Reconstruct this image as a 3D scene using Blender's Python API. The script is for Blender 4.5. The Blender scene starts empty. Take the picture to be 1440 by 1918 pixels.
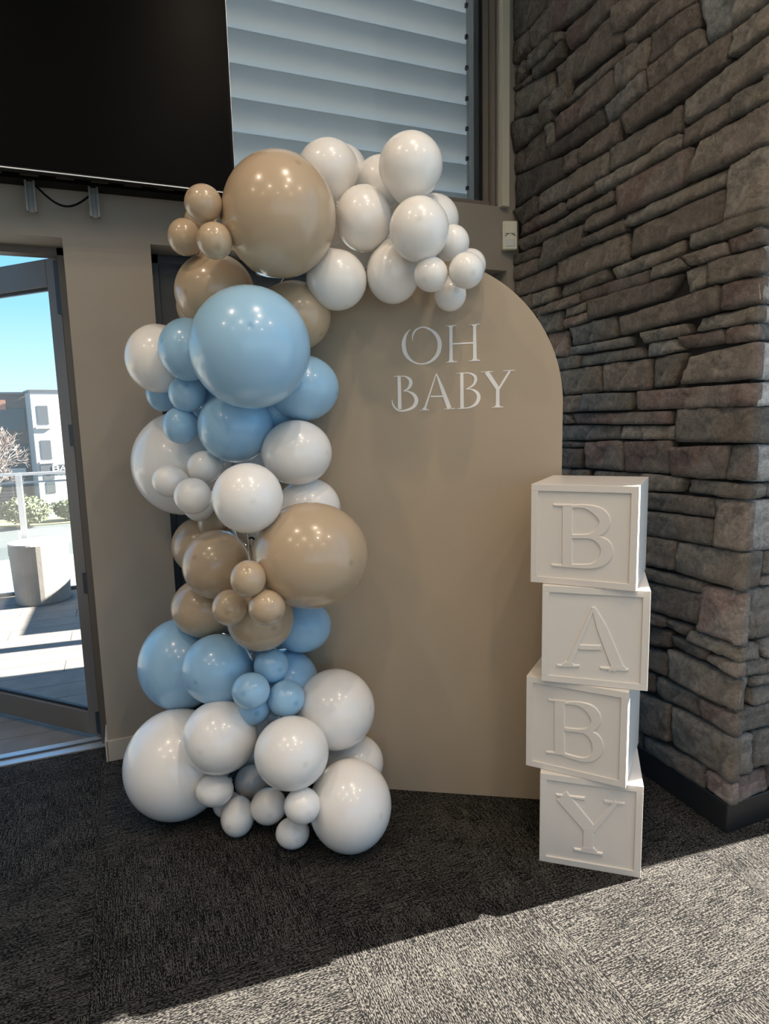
import bpy, math, random
import numpy as np
from mathutils import Vector, Matrix, noise

# ------------------------------------------------------------------ camera
F = 1203.59; CX, CY = 720.0, 959.0; H = 1.4
YAW, PIT, ROL = 0.3877931, 0.1433294, -0.0246296
def _axes():
    cy, sy = math.cos(YAW), math.sin(YAW); cp, sp = math.cos(PIT), math.sin(PIT); cr, sr = math.cos(ROL), math.sin(ROL)
    fw = np.array([sy*cp, cy*cp, -sp]); r0 = np.array([cy, -sy, 0.]); u0 = np.cross(r0, fw)
    return cr*r0+sr*u0, -sr*r0+cr*u0, fw
RT, UP, FW = _axes(); CAM = np.array([0., 0., H])
scene = bpy.context.scene
cam_d = bpy.data.cameras.new('camera'); cam = bpy.data.objects.new('camera', cam_d)
scene.collection.objects.link(cam); scene.camera = cam
cam_d.sensor_fit = 'HORIZONTAL'; cam_d.sensor_width = 36; cam_d.lens = F*36/1440; cam_d.clip_end = 300
cam.matrix_world = Matrix(((RT[0], UP[0], -FW[0], 0), (RT[1], UP[1], -FW[1], 0), (RT[2], UP[2], -FW[2], H), (0, 0, 0, 1)))

# ------------------------------------------------------------------ light and exposure
SUN_STRENGTH = 33.0; SKY_STRENGTH = 1.0; SUN_EL = 32
vs = scene.view_settings
vs.view_transform = 'Standard'; vs.look = 'None'; vs.gamma = 1.0; vs.use_curve_mapping = False; vs.exposure = 0.64
w = bpy.data.worlds.new('sky'); scene.world = w; w.use_nodes = True
nt = w.node_tree; nt.nodes.clear()
o_ = nt.nodes.new('ShaderNodeOutputWorld'); bg = nt.nodes.new('ShaderNodeBackground')
geo = nt.nodes.new('ShaderNodeTexCoord'); sep = nt.nodes.new('ShaderNodeSeparateXYZ'); rmp = nt.nodes.new('ShaderNodeValToRGB')
nt.links.new(geo.outputs['Generated'], sep.inputs[0]); nt.links.new(sep.outputs['Z'], rmp.inputs[0])
cr = rmp.color_ramp
cr.elements[0].position = 0.0; cr.elements[0].color = (0.58, 0.78, 0.90, 1)
cr.elements[1].position = 1.0; cr.elements[1].color = (0.22, 0.42, 0.75, 1)
for p_, c_ in ((0.06, (0.48, 0.72, 0.90)), (0.16, (0.26, 0.57, 0.90)), (0.3, (0.11, 0.44, 0.90)), (0.6, (0.2, 0.46, 0.85))):
    e = cr.elements.new(p_); e.color = (*c_, 1)
nt.links.new(rmp.outputs[0], bg.inputs[0]); bg.inputs[1].default_value = SKY_STRENGTH
nt.links.new(bg.outputs[0], o_.inputs[0])
sd = bpy.data.lights.new('sun', 'SUN'); sun = bpy.data.objects.new('sun', sd); scene.collection.objects.link(sun)
sd.energy = SUN_STRENGTH; sd.angle = math.radians(0.53); sd.color = (1.0, 0.95, 0.87)
el = math.radians(SUN_EL); az = Vector((1, -0.0895, 0)).normalized()*math.cos(el); az.z = math.sin(el)
sun.rotation_euler = az.to_track_quat('Z', 'Y').to_euler()

# ------------------------------------------------------------------ helpers
COL = scene.collection
def ray(px, py):
    v = RT*(px-CX) - UP*(py-CY) + FW*F; return v/np.linalg.norm(v)
def on(px, py, n, d):
    r = ray(px, py); n = np.array(n, float); return CAM + (d-CAM@n)/(r@n)*r
def proj(P):
    v = np.array(P, float)-CAM; return (v@RT)/(v@FW)*F+CX, CY-(v@UP)/(v@FW)*F

def tag(o, label=None, cat=None, group=None, kind=None):
    if label: o['label'] = label
    if cat: o['category'] = cat
    if group: o['group'] = group
    if kind: o['kind'] = kind
    return o
def empty(name, loc=(0, 0, 0), rz=0, parent=None):
    o = bpy.data.objects.new(name, None); COL.objects.link(o); o.location = loc; o.rotation_euler = (0, 0, rz)
    o.empty_display_size = 0.05
    if parent: o.parent = parent
    return o
class MB:
    def __init__(s): s.v = []; s.f = []
    def add(s, vs_, fs_):
        b = len(s.v); s.v += [tuple(map(float, p)) for p in vs_]; s.f += [tuple(i+b for i in f) for f in fs_]; return s
    def box(s, x0, x1, y0, y1, z0, z1, m=None):
        p = [(x, y, z) for z in (z0, z1) for y in (y0, y1) for x in (x0, x1)]
        if m is not None: p = [tuple(m @ Vector(q)) for q in p]
        return s.add(p, [(0, 2, 3, 1), (4, 5, 7, 6), (0, 1, 5, 4), (2, 6, 7, 3), (0, 4, 6, 2), (1, 3, 7, 5)])
    def tube(s, pts, r, n=10, cap=True):
        pts = [Vector(p) for p in pts]; vs_ = []; fs_ = []
        a = None
        for i, p in enumerate(pts):
            d = (pts[min(i+1, len(pts)-1)]-pts[max(i-1, 0)]).normalized()
            if a is None: a = d.orthogonal().normalized()
            a = (a-d*a.dot(d)).normalized(); b = d.cross(a)
            ri = r[i] if isinstance(r, (list, tuple)) else r
            vs_ += [p+(a*math.cos(2*math.pi*k/n)+b*math.sin(2*math.pi*k/n))*ri for k in range(n)]
        for i in range(len(pts)-1):
            for k in range(n):
                fs_.append((i*n+k, i*n+(k+1) % n, (i+1)*n+(k+1) % n, (i+1)*n+k))
        if cap: fs_ += [tuple(range(n-1, -1, -1)), tuple((len(pts)-1)*n+k for k in range(n))]
        return s.add(vs_, fs_)
    def mesh(s, name, m, smooth=False):
        me = bpy.data.meshes.new(name); me.from_pydata(s.v, [], s.f); me.validate()
        if m: me.materials.append(m)
        if smooth: me.polygons.foreach_set('use_smooth', [True]*len(me.polygons))
        me.update(); return me
    def build(s, name, m, parent=None, smooth=False, bevel=0, loc=None, rot=None):
        o = bpy.data.objects.new(name, s.mesh(name, m, smooth)); COL.objects.link(o)
        if parent: o.parent = parent
        if loc is not None: o.location = loc
        if rot is not None: o.rotation_euler = rot
        if bevel:
            b = o.modifiers.new('bevel', 'BEVEL'); b.width = bevel; b.segments = 2; b.limit_method = 'ANGLE'
        return o
def lathe(prof, n=32):
    m = MB(); k = len(prof)
    v = [(r*math.cos(2*math.pi*i/n), r*math.sin(2*math.pi*i/n), z) for i in range(n) for r, z in prof]
    f = [(i*k+j, ((i+1) % n)*k+j, ((i+1) % n)*k+j+1, i*k+j+1) for i in range(n) for j in range(k-1)]
    return m.add(v, f)

# ------------------------------------------------------------------ materials
def new_mat(name):
    m = bpy.data.materials.new(name); m.use_nodes = True; n = m.node_tree; b = n.nodes['Principled BSDF']; return m, n, b
def N(n, t, **kw):
    x = n.nodes.new(t)
    for k, v in kw.items():
        if hasattr(x, k): setattr(x, k, v)
        else: x.inputs[k].default_value = v
    return x
def mixc(n, fac, a, b, blend='MIX'):
    x = n.nodes.new('ShaderNodeMix'); x.data_type = 'RGBA'; x.blend_type = blend
    for s_, v in ((x.inputs[0], fac), (x.inputs[6], a), (x.inputs[7], b)):
        if hasattr(v, 'is_linked'): n.links.new(v, s_)
        elif isinstance(v, (int, float)): s_.default_value = v
        else: s_.default_value = (*v, 1)
    return x.outputs[2]
def plain(name, col, rough=0.5, metal=0.0, var=0.06, scale=3.0, bump=0.0, bscale=200.0, spec=0.5):
    m, n, b = new_mat(name)
    tc = N(n, 'ShaderNodeTexCoord'); no = N(n, 'ShaderNodeTexNoise', Scale=scale, Detail=4.0)
    n.links.new(tc.outputs['Object'], no.inputs['Vector'])
    c = mixc(n, no.outputs[0], [x*(1-var) for x in col], [min(1, x*(1+var)) for x in col])
    n.links.new(c, b.inputs['Base Color']); b.inputs['Roughness'].default_value = rough; b.inputs['Metallic'].default_value = metal
    b.inputs['Specular IOR Level'].default_value = spec
    if bump:
        n2 = N(n, 'ShaderNodeTexNoise', Scale=bscale, Detail=3.0); n.links.new(tc.outputs['Object'], n2.inputs['Vector'])
        bp = N(n, 'ShaderNodeBump', Strength=bump, Distance=0.002); n.links.new(n2.outputs[0], bp.inputs['Height']); n.links.new(bp.outputs[0], b.inputs['Normal'])
    return m
def louvre_mat():
    m, n, b = new_mat('louvre_opal'); out = n.nodes['Material Output']; b.inputs['Base Color'].default_value = (.28, .305, .30, 1); b.inputs['Roughness'].default_value = .5
    t = N(n, 'ShaderNodeBsdfTranslucent'); t.inputs[0].default_value = (.93, .95, .95, 1)
    x = N(n, 'ShaderNodeMixShader'); x.inputs[0].default_value = .62; n.links.new(b.outputs[0], x.inputs[1]); n.links.new(t.outputs[0], x.inputs[2]); n.links.new(x.outputs[0], out.inputs[0]); return m
def glass_mat(name, tint=(1, 1, 1), refl=0.12, rough=0.0):
    m, n, b = new_mat(name); n.nodes.remove(b); out = n.nodes['Material Output']
    tr = N(n, 'ShaderNodeBsdfTransparent'); tr.inputs[0].default_value = (*tint, 1)
    gl = N(n, 'ShaderNodeBsdfGlossy'); gl.inputs['Roughness'].default_value = rough
    lw = N(n, 'ShaderNodeLayerWeight'); lw.inputs[0].default_value = .5
    pw = N(n, 'ShaderNodeMath', operation='POWER'); n.links.new(lw.outputs['Facing'], pw.inputs[0]); pw.inputs[1].default_value = 4.0
    fr = N(n, 'ShaderNodeMath', operation='MULTIPLY_ADD'); n.links.new(pw.outputs[0], fr.inputs[0]); fr.inputs[1].default_value = .7; fr.inputs[2].default_value = .03
    mx = N(n, 'ShaderNodeMixShader'); n.links.new(fr.outputs[0], mx.inputs[0]); n.links.new(tr.outputs[0], mx.inputs[1]); n.links.new(gl.outputs[0], mx.inputs[2])
    n.links.new(mx.outputs[0], out.inputs[0]); return m
def stone_mat(name, c1, c2, c3):
    m, n, b = new_mat(name)
    tc = N(n, 'ShaderNodeTexCoord'); oi = N(n, 'ShaderNodeObjectInfo')
    no = N(n, 'ShaderNodeTexNoise', Scale=7.0, Detail=6.0, Roughness=0.6); n.links.new(tc.outputs['Object'], no.inputs['Vector'])
    r = N(n, 'ShaderNodeValToRGB'); r.color_ramp.elements[0].position = .36; r.color_ramp.elements[1].position = .66
    r.color_ramp.elements[0].color = (*c1, 1); r.color_ramp.elements[1].color = (*c2, 1); n.links.new(no.outputs[0], r.inputs[0])
    n2 = N(n, 'ShaderNodeTexNoise', Scale=3.2, Detail=3.0); n.links.new(tc.outputs['Object'], n2.inputs['Vector'])
    r2 = N(n, 'ShaderNodeValToRGB'); r2.color_ramp.elements[0].position = .5; r2.color_ramp.elements[1].position = .68; n.links.new(n2.outputs[0], r2.inputs[0])
    c = mixc(n, r2.outputs[0], r.outputs[0], c3)
    mr = N(n, 'ShaderNodeMapRange'); mr.inputs[3].default_value = 1.1; mr.inputs[4].default_value = 1.9; n.links.new(oi.outputs['Random'], mr.inputs[0])
    c = mixc(n, 1.0, c, mr.outputs[0], 'MULTIPLY')
    nf = N(n, 'ShaderNodeTexNoise', Scale=55.0, Detail=8.0, Roughness=0.75); n.links.new(tc.outputs['Object'], nf.inputs['Vector'])
    m2_ = N(n, 'ShaderNodeMapRange'); m2_.inputs[1].default_value = .3; m2_.inputs[2].default_value = .7; m2_.inputs[3].default_value = .62; m2_.inputs[4].default_value = 1.36; n.links.new(nf.outputs[0], m2_.inputs[0])
    c = mixc(n, 1.0, c, m2_.outputs[0], 'MULTIPLY')
    vo = N(n, 'ShaderNodeTexVoronoi', Scale=9.0); vo.feature = 'DISTANCE_TO_EDGE'; wp = mixc(n, .12, tc.outputs['Object'], nf.outputs['Color'], 'ADD'); n.links.new(wp, vo.inputs['Vector'])
    vr = N(n, 'ShaderNodeMapRange'); vr.inputs[1].default_value = .0; vr.inputs[2].default_value = .035; vr.inputs[3].default_value = 0; vr.inputs[4].default_value = 1; n.links.new(vo.outputs['Distance'], vr.inputs[0])
    n.links.new(c, b.inputs['Base Color']); b.inputs['Roughness'].default_value = .78; b.inputs['Specular IOR Level'].default_value = .3
    mp = N(n, 'ShaderNodeMapping'); mp.inputs['Scale'].default_value = (1, 1, 1.6); n.links.new(tc.outputs['Object'], mp.inputs[0])
    n3 = N(n, 'ShaderNodeTexNoise', Scale=38.0, Detail=9.0, Roughness=0.72); n.links.new(mp.outputs[0], n3.inputs['Vector'])
    n4 = N(n, 'ShaderNodeTexNoise', Scale=140.0, Detail=3.0); n.links.new(tc.outputs['Object'], n4.inputs['Vector'])
    ad = N(n, 'ShaderNodeMath', operation='MULTIPLY_ADD'); n.links.new(n4.outputs[0], ad.inputs[0]); ad.inputs[1].default_value = .25; n.links.new(n3.outputs[0], ad.inputs[2])
    ad0 = ad; ad = N(n, 'ShaderNodeMath', operation='MULTIPLY_ADD'); n.links.new(vr.outputs[0], ad.inputs[0]); ad.inputs[1].default_value = .12; n.links.new(ad0.outputs[0], ad.inputs[2])
    bp = N(n, 'ShaderNodeBump', Strength=1.0, Distance=.035); n.links.new(ad.outputs[0], bp.inputs['Height']); n.links.new(bp.outputs[0], b.inputs['Normal'])
    return m
def latex(name, col, spot):
    m, n, b = new_mat(name)
    tc = N(n, 'ShaderNodeTexCoord'); at = N(n, 'ShaderNodeAttribute', attribute_name='tip')
    rr = N(n, 'ShaderNodeValToRGB'); e = rr.color_ramp.elements; e[0].position = .86; e[1].position = .985; n.links.new(at.outputs['Fac'], rr.inputs[0])
    c = mixc(n, rr.outputs[0], col, spot); n.links.new(c, b.inputs['Base Color'])
    b.inputs['Roughness'].default_value = .24; b.inputs['Specular IOR Level'].default_value = .5
    b.inputs['Coat Weight'].default_value = .25; b.inputs['Coat Roughness'].default_value = .08
    b.inputs['Subsurface Weight'].default_value = .12; b.inputs['Subsurface Radius'].default_value = (.06, .05, .04); b.inputs['Subsurface Scale'].default_value = .5
    return m
def carpet_mat():
    m, n, b = new_mat('carpet_yarn')
    tc = N(n, 'ShaderNodeTexCoord'); oi = N(n, 'ShaderNodeObjectInfo')
    ad = N(n, 'ShaderNodeVectorMath', operation='ADD'); n.links.new(tc.outputs['Object'], ad.inputs[0])
    sc = N(n, 'ShaderNodeMath', operation='MULTIPLY'); n.links.new(oi.outputs['Random'], sc.inputs[0]); sc.inputs[1].default_value = 37.0
    cb = N(n, 'ShaderNodeCombineXYZ'); n.links.new(sc.outputs[0], cb.inputs[0]); n.links.new(sc.outputs[0], cb.inputs[1]); n.links.new(cb.outputs[0], ad.inputs[1])
    def streak(sx, sy, s, d=2.0):
        mp = N(n, 'ShaderNodeMapping'); mp.inputs['Scale'].default_value = (sx, sy, 1); n.links.new(ad.outputs[0], mp.inputs[0])
        x = N(n, 'ShaderNodeTexNoise', Scale=s, Detail=d); x.noise_dimensions = '2D'; n.links.new(mp.outputs[0], x.inputs['Vector']); return x.outputs[0]
    a = streak(400, 120, 1.0, 1.5); l = streak(420, 16, 1.0, 1.0); g = streak(9, 6, 1.0, 1.0)
    s1 = N(n, 'ShaderNodeMath', operation='MULTIPLY_ADD'); n.links.new(l, s1.inputs[0]); s1.inputs[1].default_value = .62; n.links.new(a, s1.inputs[2])
    s2 = N(n, 'ShaderNodeMath', operation='MULTIPLY_ADD'); n.links.new(g, s2.inputs[0]); s2.inputs[1].default_value = .14; n.links.new(s1.outputs[0], s2.inputs[2])
    r = N(n, 'ShaderNodeValToRGB'); e = r.color_ramp.elements
    e[0].position = .44; e[0].color = (.004, .004, .004, 1); e[1].position = .565; e[1].color = (.087, .080, .070, 1)
    x = e.new(.475); x.color = (.009, .0087, .0085, 1); x = e.new(.505); x.color = (.018, .017, .016, 1)
    dv = N(n, 'ShaderNodeMath', operation='DIVIDE'); n.links.new(s2.outputs[0], dv.inputs[0]); dv.inputs[1].default_value = 1.76
    n.links.new(dv.outputs[0], r.inputs[0]); n.links.new(r.outputs[0], b.inputs['Base Color'])
    b.inputs['Roughness'].default_value = .95; b.inputs['Specular IOR Level'].default_value = .08
    bp = N(n, 'ShaderNodeBump', Strength=.7, Distance=.004); n.links.new(dv.outputs[0], bp.inputs['Height']); n.links.new(bp.outputs[0], b.inputs['Normal'])
    return m
def emis(name, col, s):
    m, n, b = new_mat(name); b.inputs['Emission Color'].default_value = (*col, 1); b.inputs['Emission Strength'].default_value = s; b.inputs['Base Color'].default_value = (*col, 1); return m

M = dict(
    wall=plain('taupe_paint', (.325, .285, .238), .75, bump=.15, bscale=350),
    skirt=plain('skirting_paint', (.46, .42, .36), .5),
    ceil=plain('ceiling_paint', (.72, .70, .66), .9),
    rwall=plain('room_paint', (.5, .46, .41), .8),
    black=plain('black_plastic', (.004, .004, .004), .5, spec=.12), screen=plain('tv_glass', (.003, .003, .003), .3, var=0, spec=.04),
    silver=plain('silver_trim', (.85, .85, .85), .25, .3), steel=plain('galvanised_steel', (.22, .22, .21), .5, .6, bump=.3),
    alu=plain('grey_aluminium', (.145, .118, .095), .42, .15), alud=plain('dark_aluminium', (.055, .058, .062), .4, .1),
    bframe=plain('bronze_frame', (.20, .17, .14), .45), post=plain('cream_post', (.62, .58, .47), .5),
    louvre=louvre_mat(), gasket=plain('black_gasket', (.006, .006, .006), .5),
    board=plain('beige_board', (.42, .335, .24), .62, var=.02, bump=.05), vinyl=plain('white_vinyl', (.86, .83, .80), .8, var=.01, spec=.2),
    box=plain('white_box_lacquer', (.74, .69, .63), .33, var=.02, bump=.06, bscale=60),
    plinth=plain('black_plinth', (.012, .012, .013), .4), mortar=plain('dark_mortar', (.03, .026, .023), .95),
    signp=plain('sign_paint', (.30, .30, .30), .8),
    pir=plain('sensor_plastic', (.72, .68, .55), .4), lens=plain('sensor_lens', (.62, .64, .62), .25),
    deck=plain('deck_board', (.165, .148, .128), .75, var=.35, scale=9, bump=.3, bscale=90),
    conc=plain('concrete', (.30, .28, .25), .85, var=.2, scale=8, bump=.4, bscale=80),
    road=plain('asphalt', (.08, .08, .083), .95, var=.2, scale=2), pave=plain('pale_paving', (.27, .26, .24), .9, scale=1.5, var=.1),
    grass=plain('dry_grass', (.2, .18, .09), .95, var=.4, scale=3), white=plain('white_render', (.36, .365, .37), .8, var=.02),
    dwin=plain('dark_window', (.06, .065, .07), .15), brownb=plain('brown_cladding', (.13, .10, .08), .8, var=.3, scale=1),
    orange=plain('orange_panel', (.34, .17, .11), .7), sill=plain('pale_sill', (.3, .3, .3), .7),
    twig=plain('bare_twig', (.21, .17, .145), .9, var=.2), leaf=plain('shrub_leaf', (.13, .14, .07), .8, var=.5, scale=20),
    rail=plain('rail_metal', (.42, .44, .46), .35, .2), glass=glass_mat('window_glass'), bglass=glass_mat('balustrade_glass', (.88, .95, .94)),
    carpet=carpet_mat(), track=plain('silver_track', (.55, .55, .55), .35, .6), tape=plain('clear_tape', (.7, .7, .68), .3),
    lampw=plain('lamp_ring', (.8, .8, .8), .4), lampe=emis('lamp_glow', (1.0, .82, .6), 26.0),
)
ST = dict(
    g=stone_mat('stone_grey', (.17, .155, .135), (.27, .25, .22), (.20, .165, .13)),
    b=stone_mat('stone_brown', (.165, .14, .118), (.26, .225, .19), (.20, .165, .145)),
    r=stone_mat('stone_russet', (.175, .128, .112), (.26, .20, .178), (.24, .215, .19)),
    s=stone_mat('stone_blue', (.15, .155, .155), (.25, .255, .25), (.22, .19, .155)),
    l=stone_mat('stone_daylit', (.42, .41, .39), (.60, .585, .56), (.46, .43, .39)),  # window daylight on the pier's front face put into the stone colour
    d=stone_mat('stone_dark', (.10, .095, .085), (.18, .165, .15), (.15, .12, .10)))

YB = 2.805; YD = 3.0           # back wall face, door line
XL, XR, YS, ZC = -4.5, 3.0, -5.0, 3.9
DECKZ = -0.02
rng = random.Random(4)

# ------------------------------------------------------------------ floor and carpet tiles
fl = tag(MB().box(XL, XR+.1, YS, YD-.03, -.12, -.012).build('floor', M['mortar']), kind='structure')
T = .6; meshes = {}
def tile_mesh(x0, x1, y0, y1):
    key = (round(x1-x0, 3), round(y1-y0, 3))
    if key not in meshes:
        hx, hy = (x1-x0)/2-.0006, (y1-y0)/2-.0006
        meshes[key] = MB().box(-hx, hx, -hy, hy, -.011, 0).mesh('carpet_tile', M['carpet'])
    return meshes[key]
for i in range(-4, 6):
    for j in range(-3, 4):
        x0, x1, y0, y1 = -.17+i*T, -.17+(i+1)*T, .94+j*T, .94+(j+1)*T
        y1 = min(y1, 2.975); x1 = min(x1, 2.99)
        if y1-y0 < .02 or x1-x0 < .02: continue
        alongx = (i+j) % 2 == 0
        if alongx: me = tile_mesh(y0, y1, x0, x1)
        else: me = tile_mesh(x0, x1, y0, y1)
        o = bpy.data.objects.new('carpet_tile', me); COL.objects.link(o); o.parent = fl
        o.location = ((x0+x1)/2, (y0+y1)/2, 0); o.rotation_euler = (0, 0, math.pi/2 if alongx else 0)
far = tag(MB().box(XL, XR, YS, .94-3*T, -.011, -.001).build('carpet_field', M['carpet'], fl), kind='structure')

# ------------------------------------------------------------------ back wall with openings
D1L, D1R, D2L, D2R, HD = -2.6, -.137, .176, 1.826, 2.106
WL, WR, WB = -1.1, 1.772, 2.40
bw = MB()
bw.box(XL, D1L, YB, 3.03, 0, HD); bw.box(D1R, D2L, YB, 3.03, 0, HD); bw.box(D2R, 3.0, YB, 3.03, 0, HD)
bw.box(XL, XR, YB, 3.03, HD, WB); bw.box(XL, WL, YB, 3.03, WB, ZC); bw.box(WR, XR, YB, 3.03, WB, ZC)
tag(bw.build('wall_back', M['wall']), kind='structure')
sk = MB().box(D1R-.006, D2L+.006, YB-.012, YB, 0, .092); sk.box(D1R-.012, D1R, YB-.012, 2.97, 0, .092)
sk.box(D2R-.004, 1.86, YB-.012, YB, 0, .092); sk.box(XL, D1L, YB-.012, YB, 0, .092)
tag(sk.build('baseboard_back', M['skirt'], bevel=.002), kind='structure')
tag(MB().box(XL-.1, XR+.1, YS-.1, YB+.23, ZC, ZC+.12).build('ceiling', M['ceil']), kind='structure')
tag(MB().box(XL-.12, XL, YS, 3.03, 0, ZC).build('wall_left', M['rwall']), kind='structure')
# rear wall with wide glazing behind the viewer
rw = MB().box(XL, XR, YS-.12, YS, 0, .5); rw.box(XL, XR, YS-.12, YS, 3.2, ZC); rw.box(XL, -3.2, YS-.12, YS, .5, 3.2)
tag(rw.build('wall_rear', M['rwall']), kind='structure')
# east glazing: frame posts and panes
def window_frame(name, parts):
    m = MB()
    for b_ in parts: m.box(*b_)
    return tag(m.build(name, M['bframe']), kind='structure')
ew = window_frame('window_2', [(2.95, 3.02, YS, 1.25, 0, .05), (2.95, 3.02, YS, 1.25, ZC-.08, ZC)] + [(2.95, 3.02, y-.03, y+.03, 0, ZC) for y in (-.35, -1.9, -3.4, -4.95)] + [(2.93, 3.04, 1.25, 1.40, 0, ZC)])
MB().box(2.98, 2.986, YS, 1.25, .05, ZC-.08).build('pane', M['glass'], ew)
sw = window_frame('window_3', [(x-.03, x+.03, YS-.1, YS-.03, .5, 3.2) for x in (-3.17, -1.6, 0, 1.6, 2.97)])
MB().box(-3.2, XR, YS-.07, YS-.064, .5, 3.2).build('pane', M['glass'], sw)

# ------------------------------------------------------------------ window 1 with louvres
w1 = tag(MB().box(WL, WR-.028, YB+.03, YB+.09, WB, WB+.028).box(1.716, WR-.03, YB+.035, YB+.09, WB+.028, ZC).build('window_1', M['bframe']), kind='structure')
MB().box(1.696, 1.714, YB+.045, YB+.09, WB+.01, ZC).build('gasket', M['gasket'], w1)
MB().box(WR-.027, WR-.008, YB+.01, YB+.09, WB, ZC).build('frame_bead', M['bframe'], w1)
MB().box(WL, 1.70, YB+.062, YB+.068, WB+.028, ZC).build('pane', M['glass'], w1)
MB().box(WR+.008, WR+.046, YB-.03, YB, WB-.005, ZC).build('trim_1', M['post'])
tag(bpy.data.objects['trim_1'], kind='structure')
lv = tag(empty('louvre_screen', (0, 3.12, 2.4)), 'white slatted louvre screen of wide tilted blades outside the upper window', 'louvre')
PITCH = .1425; z0 = 2.545-3.12*0
def blade(z):
    m = MB(); L0, L1 = WL-.3, 2.05
    # inner top edge at (3.10, z), outer bottom edge further out and below
    pts = [(3.10, z), (3.103, z+.002), (3.152, z-.11), (3.200, z-.225), (3.197, z-.227), (3.149, z-.112)]
    v = [(x, y-3.12, zz-2.4) for x in (L0, L1) for y, zz in pts]; k = len(pts)
    f = [(i, (i+1) % k, k+(i+1) % k, k+i) for i in range(k)] + [tuple(range(k-1, -1, -1)), tuple(range(k, 2*k))]
    return m.add(v, f)
for i in range(-1, 15): blade(2.547+PITCH*i).build('slat', M['louvre'], lv)
g = MB().box(1.768, 1.796, -.06, -.028, -.2, 1.5); g.build('guide_rail', M['louvre'], lv)
for i in range(-1, 8):
    MB().box(1.756, 1.768, -.05, -.035, .147+PITCH*i+.012, .147+PITCH*i+.03).build('clip', M['alud'], lv)

tag(MB().box(2.06, 2.09, 3.03, 3.5, 2.2, ZC).build('sun_blocker', M['alud']), kind='structure')  # unseen cover added to keep the sun off the slat ends

# ------------------------------------------------------------------ door 1: frame and open leaf
d1 = MB().box(D1R-.032, D1R, YD-.035, YD+.03, 0, HD).box(D1L, D1R, YD-.035, YD+.03, HD-.028, HD).box(D1L, D1L+.03, YD-.035, YD+.03, 0, HD)
d1 = tag(d1.build('door_1', M['alu']), kind='structure')
MB().box(D1L, D1R, YD-.06, YD+.05, -.015, .006).build('threshold', M['track'], d1)
MB().box(D1L, D1R, YD-.01, YD+.0, .006, .012).build('threshold_rib', M['alud'], d1)
hinge = Vector((-.174, 3.026, 0)); la = math.atan2(.721, -.693)
lf = tag(empty('door_2_leaf', hinge, la), kind='structure'); lf.name = 'door_2'
LW = .92
MB().box(0, .068, -.045, 0, .01, 2.085).build('stile', M['alu'], lf, bevel=.002)
MB().box(LW-.068, LW, -.045, 0, .01, 2.085).build('stile', M['alu'], lf, bevel=.002)
MB().box(.068, LW-.068, -.045, 0, .01, .118).build('bottom_rail', M['alu'], lf, bevel=.002)
MB().box(.068, LW-.068, -.045, 0, 1.975, 2.085).build('top_rail', M['alu'], lf, bevel=.002)
MB().box(.068, LW-.068, -.028, -.012, .118, .13).box(.068, LW-.068, -.028, -.012, 1.963, 1.975).box(.068, .074, -.028, -.012, .13, 1.963).build('glazing_bead', M['gasket'], lf)
MB().box(.07, LW-.07, -.022, -.016, .12, 1.97).build('pane', M['glass'], lf)
for z, zl in ((.03, .10), (.68, .09), (1.32, .09), (1.86, .21)):
    hb = MB().box(-.026, .010, -.030, .012, z, z+zl); hb.tube([(-.008, -.034, z), (-.008, -.034, z+zl)], .008)
    hb.build('hinge', M['gasket'], lf)

# door 3: closed glazed doors behind the board
d3 = MB().box(D2L, D2L+.035, YD-.04, YD+.03, 0, HD).box(D2R-.035, D2R, YD-.04, YD+.03, 0, HD).box(D2L, D2R, YD-.04, YD+.03, HD-.035, HD)
d3 = tag(d3.build('door_3', M['alud']), kind='structure')
xm = (D2L+D2R)/2
for a, b_ in ((D2L+.037, xm-.002), (xm+.002, D2R-.037)):
    MB().box(a, a+.075, YD-.02, YD+.02, .01, HD-.037).box(b_-.075, b_, YD-.02, YD+.02, .01, HD-.037).build('stile', M['alud'], d3, bevel=.002)
    MB().box(a+.075, b_-.075, YD-.02, YD+.02, .01, .12).box(a+.075, b_-.075, YD-.02, YD+.02, 1.965, HD-.037).build('cross_rail', M['alud'], d3)
    MB().box(a+.075, b_-.075, YD-.003, YD+.003, .12, 1.965).build('pane', M['glass'], d3)
MB().box(D2L, D2R, YD-.05, YD+.05, -.015, .006).build('threshold', M['track'], d3)

# ------------------------------------------------------------------ stone wall
PA = np.array([1.862, 2.805, 0]); PB = np.array([1.784, 1.405, 0])
SD = (PA-PB)/np.linalg.norm(PA-PB); SN = np.array([-SD[1], SD[0], 0]); SN = SN if SN[0] < 0 else -SN
YC = 1.405
stonew = MB()
th = .03
q = [PB-SN*th+np.array([0, th, 0]), PA-SN*th, np.array([2.9, YB, 0]), np.array([2.93, YC+th, 0])]
stonew.add([(*p[:2], z) for z in (0, ZC) for p in q], [(0, 1, 2, 3), (7, 6, 5, 4)]+[(i, (i+1) % 4, 4+(i+1) % 4, 4+i) for i in range(4)])
stonew = tag(stonew.build('wall_right', M['mortar']), kind='structure')
pl = MB()
q = [PB+SN*.006, PA+SN*.006, PA-SN*.03, np.array([2.0, YC+.05, 0]), np.array([2.93, YC+.05, 0]), np.array([2.93, YC-.004, 0]), PB+np.array([-.004, -.004, 0])]
pl.add([(*p[:2], z) for z in (0, .105) for p in q], [tuple(range(6, -1, -1)), tuple(range(7, 14))]+[(i, (i+1) % 7, 7+(i+1) % 7, 7+i) for i in range(7)])
tag(pl.build('baseboard_right', M['plinth'], bevel=.003), kind='structure')

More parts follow.
